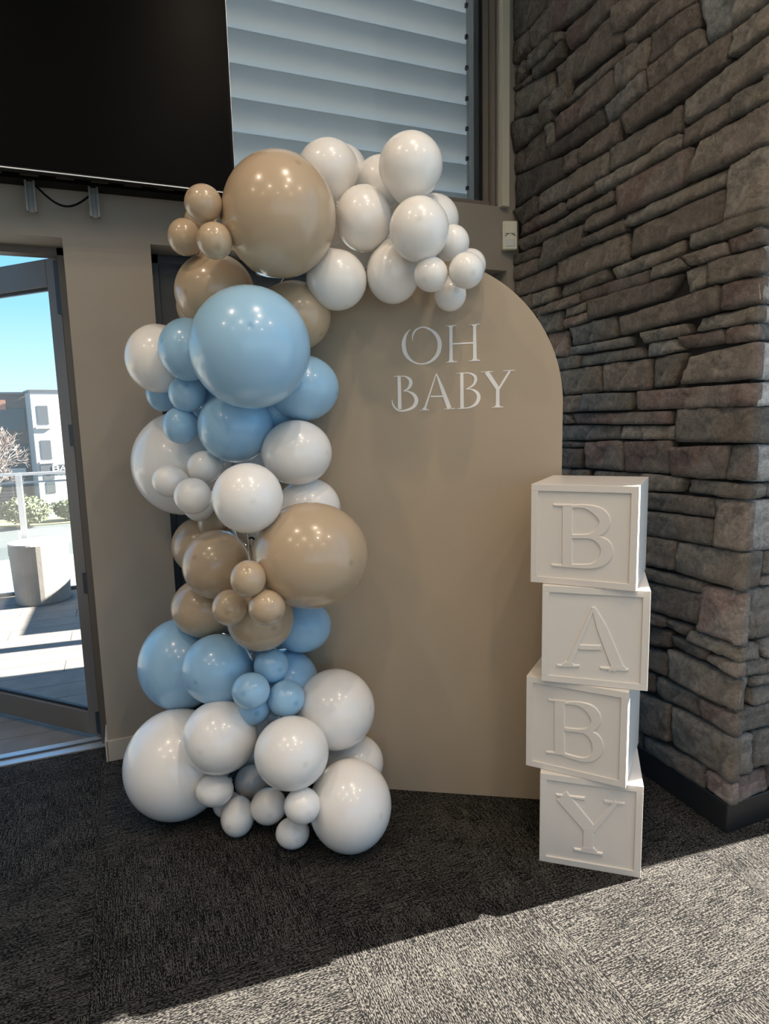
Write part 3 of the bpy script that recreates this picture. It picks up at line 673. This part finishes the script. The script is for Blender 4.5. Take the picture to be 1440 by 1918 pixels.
# colour, cx, cy, rx, ry, layer, tip px (or None), label
BL = [
 ('u', 374, 768, 30, 28, 3, None, 'blue balloon just glimpsed between the small blue trio and the mid-size one'),
 ('e', 404, 978, 34, 32, 3, None, 'sand balloon just glimpsed under the small white trio at mid-height'),
 ('e', 470, 1062, 44, 42, 3, None, 'sand balloon in the gap behind the uppermost one of the lower sand trio'),
 ('w', 480, 985, 40, 40, 3, None, 'white balloon seen through the gap beside the knotted line'),
 ('w', 700, 468, 48, 46, 3, None, 'white balloon in the gap between the four white ones above the board'),
 ('w', 492, 878, 56, 50, 3, None, 'white balloon glimpsed behind between the blue ones and the middle white one'),
 ('u', 412, 725, 58, 56, 3, None, 'blue balloon glimpsed in the gap behind the huge blue one and its small trio'),
 ('u', 520, 765, 44, 40, 3, None, 'deep-shaded blue balloon in the gap under the huge blue one, lower right'),
 ('e', 443, 1128, 60, 62, 3, None, 'sand balloon filling the gap behind the lower sand trio'),
 ('u', 482, 1215, 60, 56, 3, None, 'blue balloon filling the gap behind the lower blue cluster'),
 ('w', 484, 1390, 60, 62, 3, None, 'white balloon filling the gap behind the two mid-size ones at the foot'),
 ('e', 523, 404, 107, 122, 1, (560, 306), 'huge sand balloon at the upper left of the arch, largest of the sand ones'),
 ('e', 381, 382, 36, 38, 0, None, 'small sand balloon just under the television, uppermost of its cluster'),
 ('e', 345, 444, 31, 36, 1, None, 'small sand balloon, leftmost of the upper sand cluster'),
 ('e', 402, 451, 34, 36, 0, (408, 464), 'small sand balloon with a dark tip below the uppermost small one'),
 ('e', 376, 414, 31, 30, 2, None, 'small sand balloon mostly hidden in the middle of the upper cluster'),
 ('e', 403, 548, 76, 74, 2, (347, 547), 'mid-size sand balloon above the huge blue one, at its left'),
 ('e', 388, 575, 58, 52, 3, None, 'sand balloon peeking out behind, left above the blue balloons'),
 ('e', 552, 592, 68, 66, 2, (600, 628), 'mid-size sand balloon at the right shoulder of the huge blue one'),
 ('w', 615, 318, 57, 60, 2, None, 'white balloon before the louvres, right behind the huge sand one'),
 ('w', 640, 322, 48, 54, 3, None, 'white balloon of which a sliver shows at the top of the arch'),
 ('w', 712, 342, 46, 53, 3, None, 'white balloon squeezed behind the topmost big white one'),
 ('w', 769, 311, 60, 66, 1, None, 'topmost big white balloon of the arch, in front of the louvres'),
 ('w', 681, 410, 53, 65, 1, (636, 406), 'white balloon touching the right side of the huge sand one'),
 ('w', 785, 430, 56, 63, 0, None, 'front white balloon directly below the topmost one'),
 ('w', 813, 412, 46, 50, 2, None, 'white balloon half hidden right behind the front one at the window corner'),
 ('w', 630, 525, 57, 58, 2, None, 'white balloon hanging below the huge sand one over the board'),
 ('w', 736, 512, 50, 59, 1, None, 'white balloon hanging over the top of the board above the O'),
 ('w', 807, 514, 32, 34, 0, None, 'small white balloon, leftmost of the cluster at the arch end'),
 ('w', 848, 455, 31, 35, 1, None, 'small white balloon, uppermost of the cluster at the arch end'),
 ('w', 873, 507, 33, 35, 0, None, 'small white balloon, frontmost right one at the arch end'),
 ('w', 880, 497, 30, 32, 2, None, 'small white balloon peeking out at the very right end of the arch'),
 ('w', 843, 552, 30, 32, 1, None, 'small white balloon, lowest of the cluster, above the H'),
 ('u', 469, 652, 114, 116, -1, (470, 608), 'huge blue balloon in the middle of the garland, largest of the blue ones'),
 ('w', 297, 672, 63, 65, 2, None, 'white balloon at the left edge beside the upper blue ones'),
 ('u', 352, 655, 56, 60, 1, None, 'mid-size blue balloon between the left white one and the huge blue one'),
 ('u', 568, 727, 67, 62, 2, None, 'mid-size blue balloon at the lower right of the huge blue one'),
 ('u', 304, 738, 31, 33, 2, None, 'small blue balloon, leftmost of the upper blue trio'),
 ('u', 351, 737, 36, 36, 1, (350, 722), 'small blue balloon with a dark tip, foremost of the upper blue trio'),
 ('u', 338, 797, 34, 35, 1, None, 'small blue balloon, lowest of the upper blue trio'),
 ('u', 442, 800, 72, 67, 1, (420, 858), 'mid-size blue balloon right below the huge blue one'),
 ('w', 345, 868, 98, 97, 3, None, 'huge white balloon at the left, mid-height of the garland'),
 ('w', 556, 848, 66, 61, 2, None, 'white balloon right of the lowest upper blue one, against the board'),
 ('w', 578, 952, 60, 57, 3, None, 'white balloon mostly hidden above the huge lower sand one'),
 ('w', 318, 901, 34, 30, 1, None, 'small white balloon, leftmost of the trio in front of the huge left white one'),
 ('w', 382, 875, 32, 31, 1, None, 'small white balloon, upper right of the trio below the blue ones'),
 ('w', 361, 929, 36, 34, 0, None, 'small white balloon, foremost of the trio at mid-height'),
 ('w', 372, 944, 31, 32, 2, None, 'small white balloon peeking out beneath the foremost one of the trio'),
 ('w', 464, 933, 67, 66, 0, None, 'white balloon in the middle above the sand balloons and the knot'),
 ('e', 582, 1040, 108, 100, 1, None, 'huge sand balloon at the lower right, over the board'),
 ('e', 385, 1022, 64, 57, 3, None, 'sand balloon behind at the left under the small white trio'),
 ('e', 406, 1057, 65, 65, 1, (364, 1044), 'front sand balloon with a dark tip left of the small sand trio'),
 ('e', 465, 1084, 34, 35, 0, (465, 1065), 'small sand balloon, uppermost of the lower sand trio'),
 ('e', 430, 1138, 33, 34, 0, None, 'small sand balloon, left one of the lower sand trio'),
 ('e', 500, 1138, 35, 34, 0, (522, 1158), 'small sand balloon, right one of the lower sand trio'),
 ('e', 385, 1138, 65, 57, 2, None, 'sand balloon at the lower left above the big blue one'),
 ('e', 488, 1160, 63, 60, 2, None, 'sand balloon hanging below the lower sand trio'),
 ('u', 565, 1172, 56, 50, 3, None, 'blue balloon against the board under the huge lower sand one'),
 ('u', 340, 1243, 81, 87, 2, None, 'big blue balloon at the lower left edge'),
 ('u', 408, 1253, 68, 67, 1, (366, 1278), 'lower blue balloon with a dark tip, beside the small blue cluster'),
 ('u', 508, 1247, 33, 33, 1, None, 'small blue balloon, uppermost of the lower blue cluster'),
 ('u', 533, 1278, 64, 64, 2, None, 'mid-size blue balloon behind the lower small blue cluster, right'),
 ('u', 470, 1294, 36, 35, 0, (455, 1300), 'small blue balloon, foremost left of the lower blue cluster'),
 ('u', 536, 1308, 35, 35, 0, None, 'small blue balloon, right one of the lower blue cluster'),
 ('u', 477, 1325, 31, 33, 1, None, 'small blue balloon, lowest of the lower blue cluster'),
 ('w', 332, 1430, 100, 107, 2, None, 'huge white balloon at the bottom left of the garland'),
 ('w', 412, 1380, 71, 71, 1, None, 'white balloon under the lower blue ones, left of the front one'),
 ('w', 546, 1410, 70, 71, 0, None, 'front white balloon in the centre of the garland foot'),
 ('w', 628, 1328, 74, 77, 2, None, 'white balloon against the board right of the lower blue cluster'),
 ('w', 663, 1428, 55, 55, 3, None, 'white balloon mostly hidden behind at the garland foot by the board'),
 ('w', 656, 1508, 77, 91, 1, None, 'huge white balloon at the bottom right, touching the carpet'),
 ('w', 402, 1480, 36, 32, 1, None, 'small white balloon, leftmost at the garland foot'),
 ('w', 472, 1465, 33, 34, 1, None, 'small white balloon between the two mid-size ones at the foot'),
 ('w', 424, 1506, 26, 27, 3, None, 'small white balloon of which a sliver shows at the foot, lower left'),
 ('w', 445, 1529, 32, 40, 2, None, 'small egg-shaped white balloon hanging at the lower left of the foot'),
 ('w', 503, 1510, 34, 36, 1, None, 'small white balloon in the middle of the foot cluster'),
 ('w', 566, 1509, 34, 36, 0, None, 'small white balloon, foremost of the foot cluster below the front one'),
 ('w', 548, 1560, 32, 31, 1, None, 'small white balloon, lowest of all at the garland foot'),
]
core_px = [(850, 500), (770, 440), (650, 430), (540, 480), (450, 600), (430, 760), (440, 900), (450, 1050), (455, 1180), (470, 1300), (500, 1430), (510, 1490)]
def core_pt(px, py, off=.12): return on(px, py, BN, BO@BN+off)
core = [core_pt(*p) for p in core_px]
fine = []
for i in range(len(core)-1):
    for t in range(8): fine.append(core[i]+(core[i+1]-core[i])*t/8)
fine.append(core[-1]); fine = np.array(fine)
cd = [float(np.linalg.norm(p-CAM)) for p in fine]; cpx = np.array([proj(p) for p in fine])
nb = len(BL); dist = []; rays = []; rr = []
for c_, cx, cy, rx, ry, lay, tp, lab in BL:
    k_ = int(np.argmin(((cpx-np.array([cx, cy]))**2).sum(1)))
    dist.append(cd[k_]-.10+.11*lay); rays.append(ray(cx, cy))
dist = np.array(dist); base = dist.copy(); rays = np.array(rays)
theta = np.array([r_@FW for r_ in rays])
pr = np.array([math.sqrt(b_[3]*b_[4]) for b_ in BL])
def radius(): return pr*dist*theta**1.5/F      # pixel radius -> metres (off-axis foreshortening)
for it in range(420):
    R = radius(); C = CAM+rays*dist[:, None]
    for i in range(nb):
        for j in range(i+1, nb):
            if BL[i][5] == BL[j][5] and abs(R[i]-R[j]) < 0: continue
            dv = C[j]-C[i]; dd = np.linalg.norm(dv); want = (.90 if BL[i][5] == BL[j][5] else .975)*(R[i]+R[j])
            if dd < want:
                s = 1 if (BL[j][5], base[j]) > (BL[i][5], base[i]) else -1
                if BL[j][5] == BL[i][5] and abs(dist[j]-dist[i]) > .01: s = 1 if dist[j] > dist[i] else -1
                st = min(.008, (want-dd)*.3)
                dist[i] -= s*st; dist[j] += s*st; C[i] = CAM+rays[i]*dist[i]; C[j] = CAM+rays[j]*dist[j]
    dist += (base-dist)*.004
    R = radius(); C = CAM+rays*dist[:, None]
    for i in range(nb):
        u = (C[i]-BO)@BU; 
        if u > -br-R[i]*.3 and u < br+.1 and C[i][2] < bz+br:
            sdist = (C[i]-BO)@BN; need = R[i]*.99+.004
            if sdist < need: dist[i] -= (need-sdist)/abs(rays[i]@BN)*.5
        yl = 2.76-R[i]
        if C[i][1] > yl: dist[i] -= (C[i][1]-yl)
        if C[i][2] < R[i]+.002: dist[i] -= (R[i]+.002-C[i][2])*.5
for it in range(30):
    R = radius(); C = CAM+rays*dist[:, None]
    for i in range(nb):
        u = (C[i]-BO)@BU
        if u > -br-R[i]*.6 and C[i][2] < bz+br:
            sdist = (C[i]-BO)@BN; need = R[i]*1.03+.004
            if sdist < need: dist[i] -= (need-sdist)/abs(rays[i]@BN)*.6
R = radius(); C = CAM+rays*dist[:, None]
BAL = []
NU, NV = 48, 30
for i, (c_, cx, cy, rx, ry, lay, tp, lab) in enumerate(BL):
    c = C[i]; r_ = R[i]
    k_ = int(np.argmin(((fine-c)**2).sum(1))); 
    if tp is not None:
        d = ray(*tp); oc = CAM-c; b2 = oc@d; disc = b2*b2-(oc@oc-r_*r_)
        T_ = (CAM+d*(-b2-math.sqrt(max(disc, 0)))-c)
    else:
        T_ = c-fine[k_]-rays[i]*r_*.15; T_ = T_+RT*.01
    T_ = T_/np.linalg.norm(T_)
    zax = Vector(T_); xax = zax.orthogonal().normalized(); yax = zax.cross(xax)
    sx, sy_ = rx/pr[i], ry/pr[i]
    # ellipse of an off-axis sphere is already stretched radially; take that out
    rel = np.array([cx-CX, cy-CY]); th_ = 1/theta[i]; e_r = rel/ (np.linalg.norm(rel)+1e-9)
    ex = math.sqrt((e_r[0]*th_)**2+(e_r[1])**2); ey = math.sqrt(e_r[0]**2+(e_r[1]*th_)**2); nrm_ = math.sqrt(ex*ey)
    sx /= ex/nrm_; sy_ /= ey/nrm_
    V = []; tips = []
    for jv in range(NV+1):
        ph = math.pi*jv/NV; cz, sz = math.cos(ph), math.sin(ph)
        for iu in range(NU):
            t = 2*math.pi*iu/NU
            # pear profile: slightly egg shaped, drawn out to a neck at the tail
            q = 1.0
            if cz < -.80: q += .16*((-.80-cz)/.20)**1.6
            p = (xax*math.cos(t)+yax*math.sin(t))*sz + zax*cz*q
            p = np.array(p)
            p = p*r_
            a_, b2_, c2_ = p@RT, p@UP, p@FW
            p = RT*a_*sx+UP*b2_*sy_+FW*c2_
            V.append(p); tips.append(max(0., cz))
    Fc = [(j*NU+u, (j+1)*NU+u, (j+1)*NU+(u+1) % NU, j*NU+(u+1) % NU) for j in range(NV) for u in range(NU)]
    tail = np.array(-zax)*r_*1.16; tail = RT*(tail@RT)*sx+UP*(tail@UP)*sy_+FW*(tail@FW)
    m = MB().add(V, Fc); o = m.build('balloon', LAT[c_], smooth=True); o.location = c
    bm_at = o.data.attributes.new('tip', 'FLOAT', 'POINT')
    vals = tips+[0]*(len(o.data.vertices)-len(tips)); 
    tipcos = 1-(.055 if r_ < .11 else .012)
    bm_at.data.foreach_set('value', [0. if v_ <= 0 else max(0., min(1., 1-(math.acos(min(1, v_))*r_)/.10)) for v_ in vals])
    tag(o, lab, 'balloon', {'w': 'white balloons of the garland', 'e': 'sand balloons of the garland', 'u': 'blue balloons of the garland'}[c_])
    kn = MB().tube([tail*.97, tail*1.03+np.array([0, 0, 0]), tail*1.10], [.004, .006, .010], 8)
    kn.build('knot', LAT[c_], o, smooth=True)
# garland strip and its hanging knot
tube_pts = [p-BN*.085 for p in fine[::4]]
tag(MB().tube(tube_pts, .002, 6).build('garland_strip', M['tape']), 'thin clear garland strip running behind the balloons', 'strip')
kp = core_pt(471, 1012, .30)
kt = tag(empty('line_knot', kp), 'knotted clear line with a small dark clip between the white and sand balloons', 'knot')
MB().tube([(-.004, 0, .06), (0, 0, .0), (.003, 0, -.05)], .0012, 6).build('line', M['tape'], kt)
MB().tube([(-.008, 0, .006), (0, -.003, .010), (.009, 0, .003)], .003, 8).build('clip', M['black'], kt)

# ------------------------------------------------------------------ television and bracket
tv = tag(empty('television', (.487, 2.612, 2.262), .025), 'large black wall-mounted television at the top left, partly covering the louvred window', 'television')
MB().box(-2.15, 0, 0, .045, .004, 1.22).build('housing', M['black'], tv, bevel=.003)
MB().box(-2.14, -.01, -.002, 0, .012, 1.21).build('screen', M['screen'], tv)
MB().box(-2.15, .0, -.005, -.002, .0, .0035).box(0, .0014, .004, .012, 0, 1.22).build('bezel_strip', M['silver'], tv)
MB().box(-2.0, -.03, .046, .095, .22, .9).build('back_cover', M['black'], tv)
wb = tag(empty('television_bracket', (0, 2.74, 2.17)), 'black slotted rail with two steel arms showing below the television', 'bracket')
MB().box(-1.5, .47, -.02, .055, .105, .2).build('rail', M['black'], wb)
sl = MB().box(0, .06, -.0005, .0005, -.003, .003).mesh('slot', M['alu'])
for i in range(16):
    o = bpy.data.objects.new('slot', sl); COL.objects.link(o); o.parent = wb; o.location = (-1.4+i*.115, -.0202, .119)
for x in (-.223, -.015):
    a = MB().box(x-.017, x-.010, -.012, .012, 0, .22).box(x+.010, x+.017, -.012, .012, 0, .22).box(x-.010, x+.010, .004, .012, 0, .22)
    ar = a.build('arm', M['steel'], wb)
    MB().tube([(x-.005, -.022, .135), (x-.005, -.026, .135)], .003).tube([(x+.01, -.022, .135), (x+.01, -.026, .135)], .003).build('screw', M['silver'], ar)
cb = []
for i in range(13):
    t = i/12; cb.append((-.206+.178*t, 2.735, 2.262-.018*t-.075*math.sin(math.pi*t)**1.0*(.72)))
tag(MB().tube(cb, .0038, 8).build('cable', M['black']), 'black cable sagging between the two television bracket arms', 'cable')

# ------------------------------------------------------------------ motion sensor
s0 = on(957, 441, (0, 1, 0), 2.765)
pr_ = tag(empty('motion_sensor', (s0[0], 2.782, s0[2]), -.35), 'cream motion sensor in the corner beside the stone wall', 'sensor')
hx, hz = .036, .066
MB().box(-hx, hx, -.022, .016, -hz, hz).build('housing', M['pir'], pr_, bevel=.006)
MB().box(-hx*.72, hx*.72, -.026, -.022, -.006+.014, hz-.012).build('front_cover', M['pir'], pr_, bevel=.0015)
arc = [(-.024+.048*t/10, -.024, -.004+.014*math.sin(math.pi*t/10)) for t in range(11)]
MB().tube(arc, .0016, 6).build('arc_groove', M['gasket'], pr_)
MB().box(-.022, .022, -.025, -.018, -.052, -.018).build('lens', M['lens'], pr_, bevel=.003)

# ------------------------------------------------------------------ ceiling downlights
for i, (x, y) in enumerate([(-.9, 1.2), (.7, .9), (-.9, -.4), (.7, -.7), (2.1, -.5), (-2.5, .6), (-2.5, -1.2), (1.4, -2.4), (-.6, -2.4), (0.9, 0.2)]):
    l = tag(empty('ceiling_downlight', (x, y, ZC)), 'round recessed ceiling downlight above the room', 'light', 'ceiling downlights')
    lathe([(.045, -.001), (.055, -.006), (.06, 0)], 24).build('ring', M['lampw'], l, smooth=True)
    lathe([(0, -.002), (.045, -.0015)], 24).build('lens', M['lampe'], l)
    ld = bpy.data.lights.new('downlight', 'AREA'); ld.shape = 'DISK'; ld.size = .085; ld.energy = 6.5; ld.color = (1.0, .80, .60); ld.spread = math.radians(150)
    lo = bpy.data.objects.new('bulb', ld); COL.objects.link(lo); lo.parent = l; lo.location = (0, 0, -.008)

# ------------------------------------------------------------------ terrace outside
dk = tag(MB().box(-6, 3.2, 3.055, 6.25, -.3, DECKZ-.022).build('terrace', M['mortar']), kind='structure')
y = 3.06; n_ = 0
while y < 6.2:
    x = -3.2-(n_ % 3)*.4
    while x < 2.4:
        if x+1.2 > -3.2: 
            MB().box(-.598, .598, -.098, .098, -.02, 0).build('deck_board', M['deck'], dk, loc=(x+.6, y+.1, DECKZ))
        x += 1.2
    y += .2; n_ += 1
bl = tag(empty('balustrade', (-.8, 6.17, DECKZ)), 'glass balustrade with pale metal rails at the terrace edge', 'balustrade')
MB().box(-3, 3.5, -.025, .025, 1.025, 1.047).build('handrail', M['rail'], bl)
MB().box(-3, 3.5, -.012, .012, .958, .974).build('rail', M['rail'], bl)
MB().box(-3, 3.5, -.02, .02, .0, .03).build('base_rail', M['alud'], bl)
for x in (-1.35, 0, 1.35, 2.7):
    MB().box(x-.022, x+.022, -.03, .03, 0, 1.03).build('post', M['rail'], bl)
for a in (-3, -1.35, 0, 1.35): MB().box(a+.03, a+1.3, -.005, .005, .05, .95).build('glass_panel', M['bglass'], bl)
stl = tag(empty('concrete_stool', (-.672, 5.90, DECKZ)), 'round concrete stool on the terrace outside the open door', 'stool')
lathe([(0, .0), (.20, 0), (.205, .012), (.222, .488), (.216, .50), (0, .50)], 40).build('body', M['conc'], stl, smooth=False)
MB().box(-.2185, -.19, -.035, .0, .40, .44).build('lifting_slot', M['gasket'], stl)
ss = tag(MB().box(2.2, 2.25, 4.66, 6.02, DECKZ, 1.82).box(2.2, 2.3, 3.06, 3.86, DECKZ, 3.0).box(1.9, 1.95, 4.33, 4.44, DECKZ, 2.2).build('shade_screens', M['alud']), kind='structure')  # unseen screens added to cast the shade bands on the deck and stool

# ------------------------------------------------------------------ street and buildings
GZ = -3.6
tag(MB().box(-60, 60, 6.2, 29, GZ-.1, GZ).build('street_paving', M['pave']), kind='structure')
tag(MB().box(-60, 60, 28, 37, GZ-.05, GZ+.01).build('road', M['road']), kind='structure')
tag(MB().box(-60, 60, 37, 120, GZ-.05, GZ+.06).build('verge', M['grass']), kind='structure')
ob = tag(empty('white_building', (-4.23, 40, GZ), .0), 'white rendered office building across the street with a dark sign', 'building')
obr = math.radians(14)
ob.rotation_euler = (0, 0, obr)
hgt = 3.45-GZ
MB().box(0, 9, 0, 1.9, 0, hgt-.1).build('walls', M['white'], ob)
MB().box(-.08, 9.1, -.08, 1.9, hgt-.1, hgt).build('parapet_cap', M['alud'], ob)
def bpt(px, py):
    u = np.array([math.cos(obr), math.sin(obr), 0]); nn = np.array([u[1], -u[0], 0]); O = np.array([-4.23, 40, GZ])
    p = on(px, py, nn, O@nn-0.0); return float((p-O)@u), float(p[2]-GZ)
for q in [((68, 760), (92, 795)), ((75, 825), (98, 860))]:
    (a, zt), (b_, zb) = bpt(*q[0]), bpt(*q[1])
    wq = MB().box(a, b_, -.03, .02, zb, zt).build('window', M['dwin'], ob)
    MB().box(a-.15, b_+.1, -.14, 0, zb-.22, zb-.12).build('sill', M['sill'], ob)
for q in [((82, 889), (103, 897)), ((86, 903), (105, 923)), ((96, 941), (108, 952))]:
    (a, zt), (b_, zb) = bpt(*q[0]), bpt(*q[1]); MB().box(a, b_, -.03, .02, zb, zt).build('window', M['dwin'], ob)
(a, zt), (b_, zb) = bpt(75, 872), bpt(126, 882)
sg = MB().box(a, a+3.3, -.12, 0, zb, zt).build('sign_board', M['alud'], ob)
GLY = {'B': [[(0, 0), (0, 7)], [(0, 7), (3, 7), (4, 6), (4, 4.6), (3, 3.7), (0, 3.7)], [(3, 3.7), (4.3, 2.8), (4.3, 1), (3.2, 0), (0, 0)]], 'A': [[(0, 0), (2.2, 7), (4.4, 0)], [(1, 2.4), (3.4, 2.4)]],
 'Y': [[(0, 7), (2.2, 3.4), (4.4, 7)], [(2.2, 3.4), (2.2, 0)]], 'L': [[(0, 7), (0, 0), (3.8, 0)]], 'E': [[(4, 7), (0, 7), (0, 0), (4, 0)], [(0, 3.6), (3.5, 3.6)]], 'S': [[(4, 6.2), (3, 7), (1, 7), (0, 5.8), (.4, 4.3), (3.6, 2.9), (4.1, 1.2), (3, 0), (1, 0), (0, .8)]]}
xx = .62; hs = (zt-zb)*.72/7
for ch in 'BAYLEYS':
    mb = MB()
    for st in GLY[ch]: ribbon(mb, [(x, y_, 1.5) for x, y_ in st], lambda x, y_, xx=xx: (a+xx+x*hs*1.5, zb+(zt-zb)*.14+y_*hs), .16, False)
    mb.build('sign_letter', M['signp'], ob); xx += hs*1.5*6.0
br_ = tag(empty('brown_building', (-14, 42, GZ)), 'brown clad building with dark glazing behind the bare tree, left of the white one', 'building')
MB().box(0, 9.35, 0, 7, 0, 6.9).build('walls', M['brownb'], br_)
MB().box(0, 9.4, -.1, 7, 6.9, 7.02).build('parapet_cap', M['alud'], br_)
for z in (4.9, 2.9, 1.0):
    for x in np.arange(.4, 9, 1.5): 
        MB().box(x, x+1.3, -.04, .02, z, z+1.2).build('window', M['dwin'], br_)
for z in (4.2, 6.3): MB().box(5.2, 8.3, -.07, 0, z-.25, z+.3).build('orange_panel', M['orange'], br_)
MB().box(6.3, 9.0, -.35, 0, 2.3, 2.75).build('white_canopy', M['white'], br_)
sf = tag(empty('slatted_fence', (-9, 39, GZ)), 'dark horizontal slat fence below the bare tree across the street', 'fence')
for i in range(9): MB().box(0, 3.9, 0, .06, .3+i*.16, .38+i*.16).build('slat', M['alud'], sf)
for x in (0, 1.9, 3.8): MB().box(x, x+.08, .06, .12, 0, 1.8).build('post', M['alud'], sf)
# bare tree
trr = random.Random(11)
tree = tag(empty('bare_tree', (-5.9, 35, GZ)), 'leafless tree with a haze of pale twigs across the street', 'tree')
tm = MB(); tw = MB()
def branch(p, d, L, r, lev):
    q_ = p+d*L; mid = (p+q_)/2+Vector((trr.uniform(-1, 1), trr.uniform(-1, 1), trr.uniform(-1, 1)))*L*.08
    (tm if lev < 2 else tw).tube([p, mid, q_], [r, r*.85, r*.65], 5 if lev < 3 else 3, cap=False)
    if lev >= 6: return
    for k_ in range(3 if lev < 5 else 4):
        nd = (d+Vector((trr.uniform(-1, 1), trr.uniform(-1, 1), trr.uniform(-.5, .75)))*.85).normalized()
        branch(p+(q_-p)*trr.uniform(.55, 1), nd, L*trr.uniform(.6, .85), max(.012, r*.58), lev+1)
branch(Vector((0, 0, 0)), Vector((0, 0, 1)), 1.7, .16, 0)
tm.build('trunk', M['twig'], tree); tag(tw.build('twigs', M['twig'], tree), kind='stuff')
def shrub(x, y, r_, lab, seed):
    q_ = random.Random(seed); t = tag(empty('shrub', (x, y, GZ)), lab, 'shrub')
    st = MB()
    for k_ in range(6): st.tube([(0, 0, 0), (q_.uniform(-.4, .4)*r_, q_.uniform(-.4, .4)*r_, r_)], .03, 5)
    st.build('stems', M['twig'], t)
    m = MB()
    for k_ in range(1500):
        d = Vector((q_.gauss(0, 1), q_.gauss(0, 1), q_.gauss(0, 1))).normalized()*r_*q_.uniform(.75, 1.03); c = Vector((d.x*1.25, d.y, d.z*.75+r_*.95))
        a_ = Vector((q_.uniform(-1, 1), q_.uniform(-1, 1), q_.uniform(-1, 1))).normalized()*.09; b3 = a_.cross(d).normalized()*.05
        m.add([c-a_, c+b3, c+a_, c-b3], [(0, 1, 2, 3)])
    tag(m.build('foliage', M['leaf'], t), kind='stuff')
shrub(-4.55, 36.6, .95, 'round pale green shrub in front of the white building', 3)
shrub(-2.6, 38, .7, 'small grey-green shrub by the corner of the white building', 5)
